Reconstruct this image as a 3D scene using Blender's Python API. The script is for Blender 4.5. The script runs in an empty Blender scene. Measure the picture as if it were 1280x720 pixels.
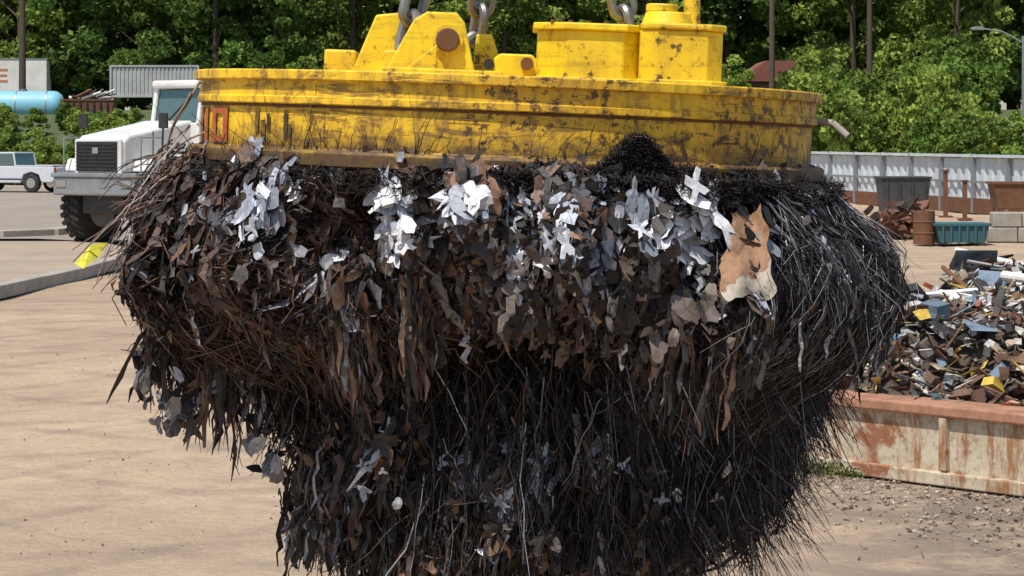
import bpy, bmesh, math, random
import numpy as np
from mathutils import Vector, Matrix
random.seed(7); rng=np.random.default_rng(11)
S=bpy.context.scene
F=3120.0; H=2.6; HY=170.0
def W(px,py,d): return ((px-640)/F*d, d, H-(py-HY)/F*d)
def gd(py): return F*H/(py-HY)

# ---------------- camera / light -----------------
cam=bpy.data.cameras.new("camera"); co=bpy.data.objects.new("camera",cam); S.collection.objects.link(co)
co.location=(0,0,H); co.rotation_euler=(math.pi/2,0,0)
cam.sensor_width=36; cam.lens=F/1280*36; cam.shift_y=-(360-HY)/1280; cam.clip_end=4000; cam.clip_start=0.1
S.camera=co
w=bpy.data.worlds.new("World"); S.world=w; w.use_nodes=True
nt=w.node_tree; bg=nt.nodes['Background']; sk=nt.nodes.new('ShaderNodeTexSky'); sk.sky_type='NISHITA'; sk.sun_disc=False
D=Vector((0.26,0.36,-0.89)).normalized()
sk.sun_elevation=math.asin(-D.z); sk.sun_rotation=math.atan2(-D.x,-D.y)
nt.links.new(sk.outputs[0],bg.inputs[0]); bg.inputs[1].default_value=0.13
sl=bpy.data.lights.new("sun",'SUN'); sl.energy=5.0; sl.angle=math.radians(0.5); sl.color=(1,0.945,0.86)
so=bpy.data.objects.new("sun",sl); S.collection.objects.link(so); so.rotation_euler=D.to_track_quat('-Z','Y').to_euler(); so.location=(-20,-30,50)
S.view_settings.view_transform='Standard'; S.view_settings.look='None'; S.view_settings.exposure=0

# ---------------- helpers -----------------
def empty(name,loc=(0,0,0),rot=(0,0,0),parent=None):
    e=bpy.data.objects.new(name,None); S.collection.objects.link(e); e.location=loc; e.rotation_euler=rot
    e.empty_display_size=0.3
    if parent: e.parent=parent
    return e
def mesh_np(name,V,Fc,mat,parent=None,col=None,met=None,smooth=False,link=True):
    V=np.asarray(V,dtype=np.float32).reshape(-1,3); Fc=np.asarray(Fc,dtype=np.int32); M,k=Fc.shape
    me=bpy.data.meshes.new(name); me.vertices.add(len(V)); me.vertices.foreach_set('co',V.ravel())
    me.loops.add(M*k); me.loops.foreach_set('vertex_index',Fc.ravel())
    me.polygons.add(M); me.polygons.foreach_set('loop_start',np.arange(0,M*k,k,dtype=np.int32))
    me.polygons.foreach_set('use_smooth',np.full(M,smooth))
    me.update(calc_edges=True)
    if col is not None:
        c=np.ones((M,4),dtype=np.float32); c[:,:3]=col
        a=me.attributes.new('col','FLOAT_COLOR','FACE'); a.data.foreach_set('color',c.ravel())
    if met is not None:
        a=me.attributes.new('met','FLOAT','FACE'); a.data.foreach_set('value',np.asarray(met,dtype=np.float32))
    me.materials.append(mat)
    if not link: return me
    o=bpy.data.objects.new(name,me); S.collection.objects.link(o)
    if parent: o.parent=parent
    return o
def fin(name,bm,mat,parent,bevel=0,smooth=False):
    bmesh.ops.recalc_face_normals(bm,faces=bm.faces)
    me=bpy.data.meshes.new(name); bm.to_mesh(me); bm.free(); me.materials.append(mat)
    o=bpy.data.objects.new(name,me); S.collection.objects.link(o)
    if parent: o.parent=parent
    if smooth:
        for p in me.polygons: p.use_smooth=len(p.vertices)<=4
        me.set_sharp_from_angle(angle=math.radians(32))
    if bevel:
        m=o.modifiers.new('b','BEVEL'); m.width=bevel; m.segments=2; m.limit_method='ANGLE'; m.angle_limit=0.6
    return o
def box(name,parent,mat,c,s,rot=(0,0,0),bevel=0.0):
    bm=bmesh.new(); bmesh.ops.create_cube(bm,size=1)
    for v in bm.verts: v.co=Vector((v.co.x*s[0],v.co.y*s[1],v.co.z*s[2]))
    o=fin(name,bm,mat,parent,bevel); o.location=c; o.rotation_euler=rot; return o
def prism(name,parent,mat,pts,axis,a,b,bevel=0.0):
    bm=bmesh.new()
    f={'y':lambda p,t:(p[0],t,p[1]),'x':lambda p,t:(t,p[0],p[1]),'z':lambda p,t:(p[0],p[1],t)}[axis]
    A=[bm.verts.new(f(p,a)) for p in pts]; B=[bm.verts.new(f(p,b)) for p in pts]
    bm.faces.new(A); bm.faces.new(B[::-1]); n=len(pts)
    for i in range(n): bm.faces.new((A[i],B[i],B[(i+1)%n],A[(i+1)%n]))
    return fin(name,bm,mat,parent,bevel)
def cyl(name,parent,mat,p0,p1,r,n=24,r2=None,bevel=0.0):
    p0=Vector(p0);p1=Vector(p1);d=p1-p0
    bm=bmesh.new(); bmesh.ops.create_cone(bm,cap_ends=True,segments=n,radius1=r,radius2=r if r2 is None else r2,depth=d.length)
    q=d.to_track_quat('Z','Y').to_matrix().to_4x4(); q.translation=(p0+p1)/2
    bm.transform(q); return fin(name,bm,mat,parent,bevel,smooth=True)
def revolve(name,parent,mat,prof,n=96,cap=True,bevel=0.0):
    bm=bmesh.new(); rings=[]
    for r,z in prof: rings.append([bm.verts.new((r*math.cos(2*math.pi*i/n),r*math.sin(2*math.pi*i/n),z)) for i in range(n)])
    for a,b in zip(rings,rings[1:]):
        for i in range(n): bm.faces.new((a[i],a[(i+1)%n],b[(i+1)%n],b[i]))
    if cap: bm.faces.new(rings[0]); bm.faces.new(rings[-1])
    return fin(name,bm,mat,parent,bevel,smooth=True)

# ---------------- materials -----------------
class NB:
    def __init__(s,name):
        s.m=bpy.data.materials.new(name); s.m.use_nodes=True; s.t=s.m.node_tree; s.p=s.t.nodes['Principled BSDF']
    def n(s,t,**k):
        x=s.t.nodes.new(t)
        for a,b in k.items(): setattr(x,a,b)
        return x
    def l(s,a,b): s.t.links.new(a,b)
    def coord(s,scale=(1,1,1),kind='Object',rot=0.0):
        tc=s.n('ShaderNodeTexCoord'); mp=s.n('ShaderNodeMapping'); mp.inputs['Scale'].default_value=scale; mp.inputs['Rotation'].default_value=(0,0,rot)
        s.l(tc.outputs[kind],mp.inputs[0]); return mp.outputs[0]
    def noise(s,vec,scale,detail=5,rough=0.6,dist=0):
        x=s.n('ShaderNodeTexNoise'); x.inputs['Scale'].default_value=scale; x.inputs['Detail'].default_value=detail
        x.inputs['Roughness'].default_value=rough; x.inputs['Distortion'].default_value=dist; s.l(vec,x.inputs['Vector']); return x.outputs[0]
    def ramp(s,f,a,b,ca=(0,0,0,1),cb=(1,1,1,1)):
        x=s.n('ShaderNodeValToRGB'); e=x.color_ramp.elements; e[0].position=a; e[1].position=b; e[0].color=ca; e[1].color=cb
        s.l(f,x.inputs[0]); return x.outputs[0]
    def mix(s,f,a,b,bt='MIX'):
        x=s.n('ShaderNodeMix',data_type='RGBA',blend_type=bt)
        for sock,v in ((x.inputs[0],f),(x.inputs[6],a),(x.inputs[7],b)):
            if hasattr(v,'is_output'): s.l(v,sock)
            elif isinstance(v,(int,float)): sock.default_value=v
            else: sock.default_value=(*v,1) if len(v)==3 else v
        return x.outputs[2]
    def math(s,op,a,b=0.0):
        x=s.n('ShaderNodeMath',operation=op)
        for i,v in enumerate((a,b)):
            if hasattr(v,'is_output'): s.l(v,x.inputs[i])
            else: x.inputs[i].default_value=v
        return x.outputs[0]
    def base(s,c): s.l(c,s.p.inputs['Base Color'])
    def bump(s,h,st=0.3,d=0.01):
        b=s.n('ShaderNodeBump'); b.inputs['Strength'].default_value=st; b.inputs['Distance'].default_value=d; s.l(h,b.inputs['Height']); s.l(b.outputs[0],s.p.inputs['Normal'])
def mat(name,c,rough=0.6,metal=0.0,dirt=0.5,dc=(0.10,0.07,0.05),sc=3.0,bump=True):
    b=NB(name); v=b.coord(); n1=b.noise(v,sc,5,0.65); n2=b.noise(v,sc*6,3,0.7)
    c1=b.mix(b.math('MULTIPLY',b.ramp(n1,0.42,0.75),dirt),c,dc)
    c1=b.mix(0.35,c1,b.ramp(n2,0.2,0.8,(0.55,0.55,0.55,1),(1.3,1.3,1.3,1)),'MULTIPLY')
    b.base(c1); b.p.inputs['Roughness'].default_value=rough; b.p.inputs['Metallic'].default_value=metal
    if bump: b.bump(n2,0.15,0.01)
    return b.m
def yellow(name,c,grime):
    b=NB(name); v=b.coord(); vs=b.coord((14,14,1.2)); vh=b.coord((2,2,16))
    big=b.noise(v,3.2,5,0.6); fine=b.noise(v,26,6,0.75); st=b.noise(vs,1.6,5,0.7,0.3); hs=b.noise(vh,2.2,5,0.7,0.5); blot=b.noise(v,7,8,0.78,0.6)
    c1=b.mix(b.ramp(big,0.35,0.65),c,(c[0]*0.78,c[1]*0.68,c[2]*1.3))
    c1=b.mix(b.math('MULTIPLY',b.ramp(st,0.46,0.68),0.75*grime),c1,(0.30,0.155,0.022))
    c1=b.mix(b.math('MULTIPLY',b.ramp(blot,0.53,0.61),0.75*grime),c1,(0.19,0.095,0.025))
    c1=b.mix(b.math('MULTIPLY',b.ramp(hs,0.56,0.61),0.7*grime),c1,(0.12,0.06,0.02))
    chips=b.math('MULTIPLY',b.ramp(fine,0.58-0.07*grime,0.64-0.07*grime),b.ramp(big,0.40,0.57))
    c1=b.mix(b.math('MULTIPLY',chips,0.9),c1,(0.045,0.025,0.015))
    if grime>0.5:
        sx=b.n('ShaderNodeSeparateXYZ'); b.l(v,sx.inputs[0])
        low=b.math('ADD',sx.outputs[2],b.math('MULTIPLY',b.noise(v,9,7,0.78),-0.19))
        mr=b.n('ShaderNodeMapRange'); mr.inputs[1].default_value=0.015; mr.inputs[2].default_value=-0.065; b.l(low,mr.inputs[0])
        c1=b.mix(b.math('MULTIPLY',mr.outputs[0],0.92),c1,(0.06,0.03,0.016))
    b.base(c1); b.p.inputs['Roughness'].default_value=0.6 if grime>0.5 else 0.5; b.bump(fine,0.4,0.006); return b.m
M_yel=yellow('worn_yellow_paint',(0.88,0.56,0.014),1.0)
M_yel2=yellow('bright_yellow_paint',(0.88,0.66,0.012),0.3)
M_red=mat('red_lettering',(0.42,0.075,0.02),0.6,0,0.75,(0.40,0.22,0.02),22)
M_blk=mat('dark_lettering',(0.05,0.03,0.015),0.7,0,0.8,(0.4,0.25,0.02),15)
M_chain=mat('galvanised_chain',(0.30,0.29,0.27),0.45,0.8,0.6,(0.10,0.05,0.03),20)
M_rust=mat('rusty_steel',(0.17,0.075,0.035),0.85,0.1,0.6,(0.06,0.03,0.02),4)
M_white=mat('white_vehicle_paint',(0.72,0.72,0.69),0.35,0,0.35,(0.33,0.28,0.22),1.6,False)
M_silver=mat('silver_vehicle_paint',(0.62,0.64,0.67),0.3,0.1,0.15,(0.3,0.28,0.25),1.6,False)
M_black=mat('black_plastic',(0.02,0.02,0.022),0.5,0,0.4,(0.08,0.07,0.06),5,False)
M_tyre=mat('tyre_rubber',(0.022,0.021,0.02),0.85,0,0.6,(0.09,0.075,0.06),5,False)
M_grey=mat('grey_steel',(0.30,0.32,0.34),0.45,0.4,0.4,(0.15,0.11,0.08),3,False)
M_chrome=mat('chrome',(0.6,0.6,0.62),0.2,1,0.1,(0.2,0.2,0.2),3,False)
M_con=mat('concrete',(0.36,0.33,0.28),0.9,0,0.6,(0.20,0.17,0.13),2)
def glassm():
    b=NB('vehicle_glass'); b.p.inputs['Base Color'].default_value=(0.13,0.20,0.19,1); b.p.inputs['Roughness'].default_value=0.08
    b.p.inputs['Metallic'].default_value=0.5; return b.m
M_glass=glassm()
def attrmat(name,rlo=0.75,rhi=0.33,ns=30):
    b=NB(name); a=b.n('ShaderNodeAttribute',attribute_name='col'); v=b.coord(); n=b.noise(v,ns,3,0.7)
    c=b.mix(0.8,a.outputs['Color'],b.ramp(n,0.3,0.7,(0.45,0.42,0.40,1),(1.35,1.35,1.35,1)),'MULTIPLY')
    m=b.n('ShaderNodeAttribute',attribute_name='met'); b.l(m.outputs['Fac'],b.p.inputs['Metallic'])
    mr=b.n('ShaderNodeMapRange'); mr.inputs[3].default_value=rlo; mr.inputs[4].default_value=rhi; b.l(m.outputs['Fac'],mr.inputs[0]); b.l(mr.outputs[0],b.p.inputs['Roughness'])
    c=b.mix(b.math('MULTIPLY',b.ramp(n,0.58,0.70),0.5),c,(0.07,0.035,0.02))
    b.base(c); return b.m
M_scrap=attrmat('mixed_scrap_steel')
M_pile=attrmat('mixed_scrap_painted',0.75,0.5,8)
def leafm(name):
    b=NB(name); a=b.n('ShaderNodeAttribute',attribute_name='col'); oi=b.n('ShaderNodeObjectInfo')
    c=b.mix(0.9,a.outputs['Color'],b.ramp(oi.outputs['Random'],0,1,(0.65,0.78,0.62,1),(1.4,1.25,0.95,1)),'MULTIPLY')
    d=b.n('ShaderNodeBsdfDiffuse'); b.l(c,d.inputs[0])
    tr=b.n('ShaderNodeBsdfTranslucent'); b.l(c,tr.inputs[0]); ms=b.n('ShaderNodeMixShader'); ms.inputs[0].default_value=0.3
    out=[x for x in b.t.nodes if x.type=='OUTPUT_MATERIAL'][0]; b.t.nodes.remove(b.p)
    b.l(d.outputs[0],ms.inputs[1]); b.l(tr.outputs[0],ms.inputs[2]); b.l(ms.outputs[0],out.inputs[0]); return b.m
M_leaf=leafm('foliage'); M_bark=mat('bark',(0.09,0.065,0.045),0.9,0,0.5,(0.04,0.03,0.02),3,False)

# ---------------- ground -----------------
def ground_mat():
    b=NB('packed_dirt'); v=b.coord(); vs=b.coord((0.8,1.0,1))
    big=b.noise(vs,0.13,5,0.6,0.6); mid=b.noise(v,1.3,6,0.72); fine=b.noise(v,14,4,0.7); pt=b.noise(b.coord((0.9,0.6,1),rot=0.3),0.5,6,0.7,0.7)
    c=b.mix(b.ramp(big,0.38,0.62),(0.46,0.345,0.23),(0.35,0.255,0.17))
    c=b.mix(b.math('MULTIPLY',b.ramp(mid,0.44,0.70),0.5),c,(0.26,0.19,0.13))
    c=b.mix(b.math('MULTIPLY',b.ramp(pt,0.52,0.66),0.45),c,(0.26,0.19,0.13))
    c=b.mix(b.math('MULTIPLY',b.ramp(pt,0.34,0.46,(1,1,1,1),(0,0,0,1)),0.4),c,(0.52,0.40,0.28))
    c=b.mix(0.45,c,b.ramp(fine,0.25,0.75,(0.68,0.66,0.64,1),(1.22,1.22,1.22,1)),'MULTIPLY')
    for rot,sc in ((0.55,0.20),(-0.9,0.16),(1.25,0.13)):
        wv=b.n('ShaderNodeTexWave'); wv.bands_direction='X'; wv.inputs['Scale'].default_value=sc; wv.inputs['Distortion'].default_value=3.5; wv.inputs['Detail'].default_value=2; wv.inputs['Detail Scale'].default_value=0.15
        b.l(b.coord((1,1,1),rot=rot),wv.inputs['Vector']); tk=b.math('MULTIPLY',b.ramp(wv.outputs[1],0.93,0.985),b.ramp(mid,0.36,0.56))
        c=b.mix(b.math('MULTIPLY',tk,0.40),c,(0.22,0.165,0.12))
    sx=b.n('ShaderNodeSeparateXYZ'); b.l(v,sx.inputs[0])
    mr=b.n('ShaderNodeMapRange'); mr.inputs[1].default_value=0.25; mr.inputs[2].default_value=0.9; b.l(sx.outputs[2],mr.inputs[0])
    c=b.mix(mr.outputs[0],c,b.mix(b.ramp(mid,0.4,0.6),(0.05,0.075,0.025),(0.09,0.11,0.04)))
    dx_=b.math('SUBTRACT',sx.outputs[0],1.6); rr_=b.n('ShaderNodeMapRange'); b.l(dx_,rr_.inputs[0]); rr_.inputs[1].default_value=-0.6; rr_.inputs[2].default_value=1.4
    ry_=b.n('ShaderNodeMapRange'); b.l(sx.outputs[1],ry_.inputs[0]); ry_.inputs[1].default_value=24; ry_.inputs[2].default_value=18
    c=b.mix(b.math('MULTIPLY',b.math('MULTIPLY',rr_.outputs[0],ry_.outputs[0]),b.ramp(mid,0.32,0.54)),c,(0.18,0.135,0.10))
    b.base(c); b.p.inputs['Roughness'].default_value=0.95
    h=b.math('ADD',b.math('MULTIPLY',mid,1.5),b.math('MULTIPLY',fine,0.5)); b.bump(h,0.7,0.07); return b.m
xs=np.concatenate([np.linspace(-900,-90,12),np.linspace(-80,80,120),np.linspace(90,900,12)])
ys=np.concatenate([np.linspace(-200,5,8),np.linspace(8,60,90),np.linspace(62,230,100),np.linspace(260,2500,14)])
X,Y=np.meshgrid(xs,ys)
def terr(x,y):
    t=np.clip((y-136)/34,0,1); s=t*t*(3-2*t)
    b=0.035*np.sin(x*0.9+y*0.35)+0.03*np.sin(x*0.41-y*0.77+1)+0.02*np.sin(x*2.1+y*1.3)
    return s*4.4+b*np.clip((y-14)/10,0,1)*0.6-0.02
Z=terr(X,Y); ny,nx=X.shape
idx=np.arange(nx*ny).reshape(ny,nx)
Fq=np.stack([idx[:-1,:-1],idx[:-1,1:],idx[1:,1:],idx[1:,:-1]],-1).reshape(-1,4)
mesh_np('ground',np.stack([X,Y,Z],-1),Fq,ground_mat(),smooth=True)
def sheet(name,pts,z,m):
    bm=bmesh.new(); vs=[bm.verts.new((p[0],p[1],z)) for p in pts]; bm.faces.new(vs); return fin(name,bm,m,None)
M_asph=mat('worn_asphalt',(0.25,0.215,0.18),0.95,0,0.7,(0.36,0.29,0.215),0.4)
M_asph2=mat('dusty_asphalt',(0.36,0.28,0.205),0.95,0,0.8,(0.26,0.205,0.155),0.45)
sheet('asphalt_road',[(-70,60),(-11.8,62),(-9.5,60),(-5,62),(-1,75),(3,95),(5,125),(-70,125)],0.05,M_asph)
sheet('pavement',[(-40,33),(-9.25,33),(-8.8,36.9),(-8.3,40.2),(-7.95,45.1),(-7.9,50),(-8.5,56),(-10,60),(-40,60)],0.075,M_asph2)
def kerb(name,pts,wd=0.22,h=0.15,z=0.0):
    e=empty(name)
    for i,(a,b) in enumerate(zip(pts,pts[1:])):
        a=Vector((*a,0));b=Vector((*b,0));d=(b-a); n=max(1,int(d.length/2.0)); 
        for k in range(n):
            p=a+d*((k+0.5)/n); box('kerb_stone_%d_%d'%(i,k),e,M_con,(p.x,p.y,z+h/2+random.uniform(-.005,.005)),(d.length/n-0.02,wd,h),(0,0,math.atan2(d.y,d.x)),0.02)
kerb('concrete_kerb',[(-9.2,33),(-8.75,36.9),(-8.24,40.2),(-7.88,45.1),(-7.8,50),(-8.4,56)],wd=0.26,h=0.22)
kerb('concrete_kerb',[(-24,61.5),(-13,63),(-11.9,64.2),(-11.6,66)],wd=0.5,h=0.22)

# ---------------- foliage -----------------
def leaves(cent,size,col):
    n=len(cent); a=rng.normal(size=(n,3)); a/=np.linalg.norm(a,axis=1)[:,None]
    b=np.cross(a,rng.normal(size=(n,3))); b/=np.linalg.norm(b,axis=1)[:,None]
    sz=(size*rng.uniform(0.6,1.3,n))[:,None]
    V=np.stack([cent-a*sz,cent+b*sz*0.55,cent+a*sz,cent-b*sz*0.55],1)
    return V.reshape(-1,3),np.arange(4*n).reshape(n,4),col
def tree_mesh(name,ht,rad,ncl,nlf,lsz,c0,c1,low=0.2):
    C=[];K=[]
    for i in range(ncl):
        u=rng.uniform(0,1); z=ht*(low+(1-low)*u); rr=rad*math.sqrt(max(0.05,1-((u-0.4)/0.65)**2))*rng.uniform(0.25,1.05)
        th=rng.uniform(0,2*math.pi); c=np.array([rr*math.cos(th),rr*math.sin(th),z*0.96])
        cr=rad*rng.uniform(0.16,0.34); p=rng.normal(size=(nlf,3)); p/=np.linalg.norm(p,axis=1)[:,None]
        p*= (rng.uniform(0.35,1.1,nlf)**0.6)[:,None]*cr; p[:,2]*=0.75
        sh=rng.uniform(0.55,1.3); C.append(c+p)
        t=rng.uniform(0,1,(nlf,1)); col=(np.array(c0)*(1-t)+np.array(c1)*t)*sh; K.append(col)
    C=np.concatenate(C);K=np.concatenate(K)
    V,Fc,col=leaves(C,lsz,K)
    return mesh_np(name,V,Fc,M_leaf,col=col,link=False)
def trunk_mesh(name,ht,r):
    bm=bmesh.new()
    def limb(p0,p1,r0,r1):
        p0=Vector(p0);p1=Vector(p1);d=p1-p0; q=d.to_track_quat('Z','Y').to_matrix().to_4x4(); q.translation=(p0+p1)/2
        bmesh.ops.create_cone(bm,cap_ends=True,segments=8,radius1=r0,radius2=r1,depth=d.length,matrix=q)
    limb((0,0,-0.5),(0.1,0,ht*0.45),r,r*0.7); limb((0.1,0,ht*0.45),(-0.2,0.1,ht*0.85),r*0.7,r*0.2)
    for i in range(7):
        z=ht*(0.22+0.08*i); th=i*2.4; l=ht*0.2; limb((0.05,0,z),(l*math.cos(th),l*math.sin(th),z+l*0.8),r*0.35,r*0.08)
    me=bpy.data.meshes.new(name); bm.to_mesh(me); bm.free(); me.materials.append(M_bark); return me
big=[tree_mesh('crown%d'%i,15+i,4.2+0.3*i,60,170,0.29,(0.095,0.160,0.045),(0.23,0.31,0.09),0.10) for i in range(4)]
bigt=[trunk_mesh('trunk%d'%i,15+i,0.3) for i in range(4)]
small=[tree_mesh('shrub%d'%i,4.5,2.0,34,120,0.17,(0.12,0.20,0.05),(0.28,0.36,0.10),0.05) for i in range(3)]
def inst(parent,me,loc,sc,rz,name):
    o=bpy.data.objects.new(name,me); S.collection.objects.link(o); o.parent=parent; o.location=loc; o.scale=sc; o.rotation_euler=(0,0,rz); return o
tl=empty('tree_line')
k=0
for y0,st,smin,smax in ((182,5.5,0.75,1.0),(193,5.5,0.95,1.2),(207,5.5,1.15,1.45),(222,7,1.4,1.7)):
    x=-80
    while x<80:
        i=random.randrange(4); s=random.uniform(smin,smax); px=x+random.uniform(-1.5,1.5); py=y0+random.uniform(-4,4)
        if y0==182 and (12<px<22): x+=st; continue
        rz=random.uniform(0,6.28); z=float(terr(np.array(px),np.array(py)))-0.3
        inst(tl,big[i],(px,py,z),(s,s,s*random.uniform(0.85,1.1)),rz,'crown_%d'%k); inst(tl,bigt[i],(px,py,z),(s,s,s),rz,'trunk_%d'%k); k+=1
        x+=st*random.uniform(0.75,1.2)
ug=empty('hedge_undergrowth')
def bush(px,py,d,s,sz=1.0):
    x,y,z=W(px,py,d); zz=float(terr(np.array(x),np.array(y)))-0.15
    inst(ug,random.choice(small),(x,y,zz),(s,s,s*sz),random.uniform(0,6.28),'bush')
for i in range(60):
    p=random.uniform(-250,1500); dd=random.uniform(165,176)
    if -40<p<265: dd=random.uniform(183,188)
    bush(p,0,dd,random.uniform(0.5,0.9))
for i in range(30): bush(random.uniform(-200,95),0,random.uniform(134,142),random.uniform(0.42,0.70))
for i in range(26): bush(random.uniform(-60,180),0,random.uniform(146,158),random.uniform(0.32,0.5))
for i in range(12): bush(random.uniform(95,190),0,random.uniform(138,148),random.uniform(0.4,0.62))
for i in range(34): bush(random.uniform(1000,1240),0,random.uniform(128,160),random.uniform(0.7,1.2),1.2)
for i in range(20): bush(random.uniform(1200,1500),0,random.uniform(118,150),random.uniform(0.5,0.95))
for i in range(14): bush(random.uniform(1010,1300),0,random.uniform(108,120),random.uniform(0.3,0.5))

# ---------------- utility poles, lamp, house -----------------
def pole(px,d,top,r=0.16,arms=True):
    x=(px-640)/F*d; z0=float(terr(np.array(x),np.array(d))); e=empty('utility_pole',(x,d,z0-0.3))
    cyl('post',e,M_bark,(0,0,0),(0,0,top),r,12,r*0.7)
    if arms:
        box('crossarm',e,M_bark,(0,-0.2,top-0.7),(2.2,0.12,0.14)); 
        for s in (-.95,-.5,.5,.95): cyl('insulator',e,M_grey,(s,-0.2,top-0.63),(s,-0.2,top-0.4),0.05,8)
pole(965,150,13,0.2); pole(1087,176,15,0.22); pole(28,172,14,0.26,False)
x=(1279-640)/F*140; e=empty('street_lamp',(x,140,float(terr(np.array(x),np.array(140.)))-0.2))
cyl('post',e,M_grey,(0,0,0),(0,0,8.3),0.11,12,0.07); cyl('arm_lower',e,M_grey,(0,0,7.9),(-1.2,0,8.55),0.05,8); cyl('arm',e,M_grey,(-1.2,0,8.55),(-2.3,0,8.7),0.045,8)
prism('lamp_head',e,M_grey,[(-2.2,8.62),(-2.9,8.62),(-3.0,8.72),(-2.7,8.82),(-2.2,8.8)],'y',-0.14,0.14,0.02)
M_roof=mat('red_shingle',(0.22,0.075,0.05),0.9,0,0.5,(0.1,0.05,0.04),6,False); M_brick=mat('red_brick',(0.22,0.10,0.07),0.9,0,0.5,(0.12,0.07,0.05),6,False)
x=(968-640)/F*172; e=empty('brick_house',(x,172,3.6))
box('walls',e,M_brick,(0,0,1.4),(5.2,6,2.8)); prism('roof',e,M_roof,[(-2.9,2.7),(2.9,2.7),(1.3,4.1),(-0.9,4.1)],'y',-3.3,3.3)
for s in (-1.4,1.3): box('window',e,M_glass,(s,-3.02,1.6),(0.9,0.1,1.1)); box('window_sill',e,M_con,(s,-3.05,1.0),(1.1,0.16,0.08))
box('door',e,M_black,(0,-3.02,1.0),(0.9,0.1,2.0))

# ---------------- left distance -----------------
e=empty('box_trailer',(W(10,100,178)[0],178,4.6),(0,0,0.05))
M_tw=mat('trailer_white',(0.75,0.73,0.68),0.5,0,0.4,(0.4,0.33,0.25),1,False)
box('body',e,M_tw,(-0.6,0,2.2),(7.0,2.4,2.4),bevel=0.04); box('top_rail',e,M_grey,(-0.6,0,3.45),(7.1,2.45,0.1)); box('chassis',e,M_black,(-1.0,0,0.85),(6.4,1.6,0.25))
for sx in (-4,-3,1.6): cyl('wheel',e,M_tyre,(sx,-1.1,0.45),(sx,-0.8,0.45),0.45,20)
M_or=mat('orange_marking',(0.6,0.2,0.05),0.6,0,0.3,(0.4,0.3,0.2),5,False)
bm=bmesh.new(); 
for sx,sz,w_,h_ in ((-0.6,2.3,0.16,0.9),(-0.2,2.7,0.7,0.14),(-0.2,2.3,0.6,0.14),(-0.2,1.9,0.7,0.14)):
    bmesh.ops.create_cube(bm,size=1,matrix=Matrix.Translation((sx,-1.215,sz))@Matrix.Diagonal((w_,0.02,h_,1)))
fin('marking',bm,M_or,e)
M_blue=mat('blue_tank_paint',(0.20,0.50,0.62),0.5,0,0.5,(0.3,0.33,0.33),2,False)
e=empty('storage_tank',(W(22,130,165)[0],165,3.6))
revo=revolve('shell',e,M_blue,[(0.05,-3.1),(0.45,-3.06),(0.75,-2.9),(0.93,-2.65),(0.98,-2.4),(0.98,2.4),(0.93,2.65),(0.75,2.9),(0.45,3.06),(0.05,3.1)],32); revo.rotation_euler=(0,math.pi/2,0); revo.location=(0,0,1.0)
for sx in (-2,0,2):
    box('saddle',e,M_rust,(sx,0,0.15),(0.3,1.5,0.7)); o=revolve('band',e,M_grey,[(0.98,sx-0.05),(1.0,sx-0.05),(1.0,sx+0.05),(0.98,sx+0.05)],32,False); o.rotation_euler=(0,math.pi/2,0); o.location=(0,0,1.0)
cyl('hatch',e,M_grey,(0.4,0,1.9),(0.4,0,2.1),0.25,16)
e=empty('shipping_container',(W(196,100,178)[0],178,5.0))
M_ct=mat('grey_container',(0.42,0.43,0.42),0.6,0,0.5,(0.25,0.2,0.16),1,False)
pts=[];n=44
for i in range(n): 
    x0=-3.1+6.2*i/n; pts+=[(x0,-1.2+(0.06 if i%2 else 0)),(x0+6.2/n*0.75,-1.2+(0.06 if i%2 else 0))]
pts+=[(3.1,1.2),(-3.1,1.2)]
prism('corrugated_walls',e,M_ct,pts,'z',0.5,2.5); box('roof_frame',e,M_ct,(0,0,2.56),(6.3,2.5,0.12)); box('floor_frame',e,M_ct,(0,0,0.42),(6.3,2.5,0.16))
for sx in (-3.1,3.1): box('corner_post',e,M_ct,(sx,-1.2,1.5),(0.14,0.14,2.1))
e=empty('rusty_scrap_bin',(W(112,135,160)[0],160,3.4))
prism('body',e,M_rust,[(-1.5,0.1),(1.5,0.1),(1.7,1.5),(-1.7,1.5)],'y',-0.9,0.9,0.02); box('rim',e,M_rust,(0,0,1.5),(3.5,1.9,0.1))
for i in range(7): box('rib',e,M_black,(-1.3+0.43*i,-0.95,0.8),(0.1,0.1,1.2))
for i in range(26): 
    a0=random.uniform(-1.4,0.6); cyl('pipe',e,random.choice((M_rust,M_black,M_tw,M_grey)),(a0,random.uniform(-.7,.7),1.45+random.random()*0.25),(a0+random.uniform(.4,1.3),random.uniform(-.7,.7),1.5+random.random()*0.7),random.uniform(0.04,0.12),8)

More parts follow.
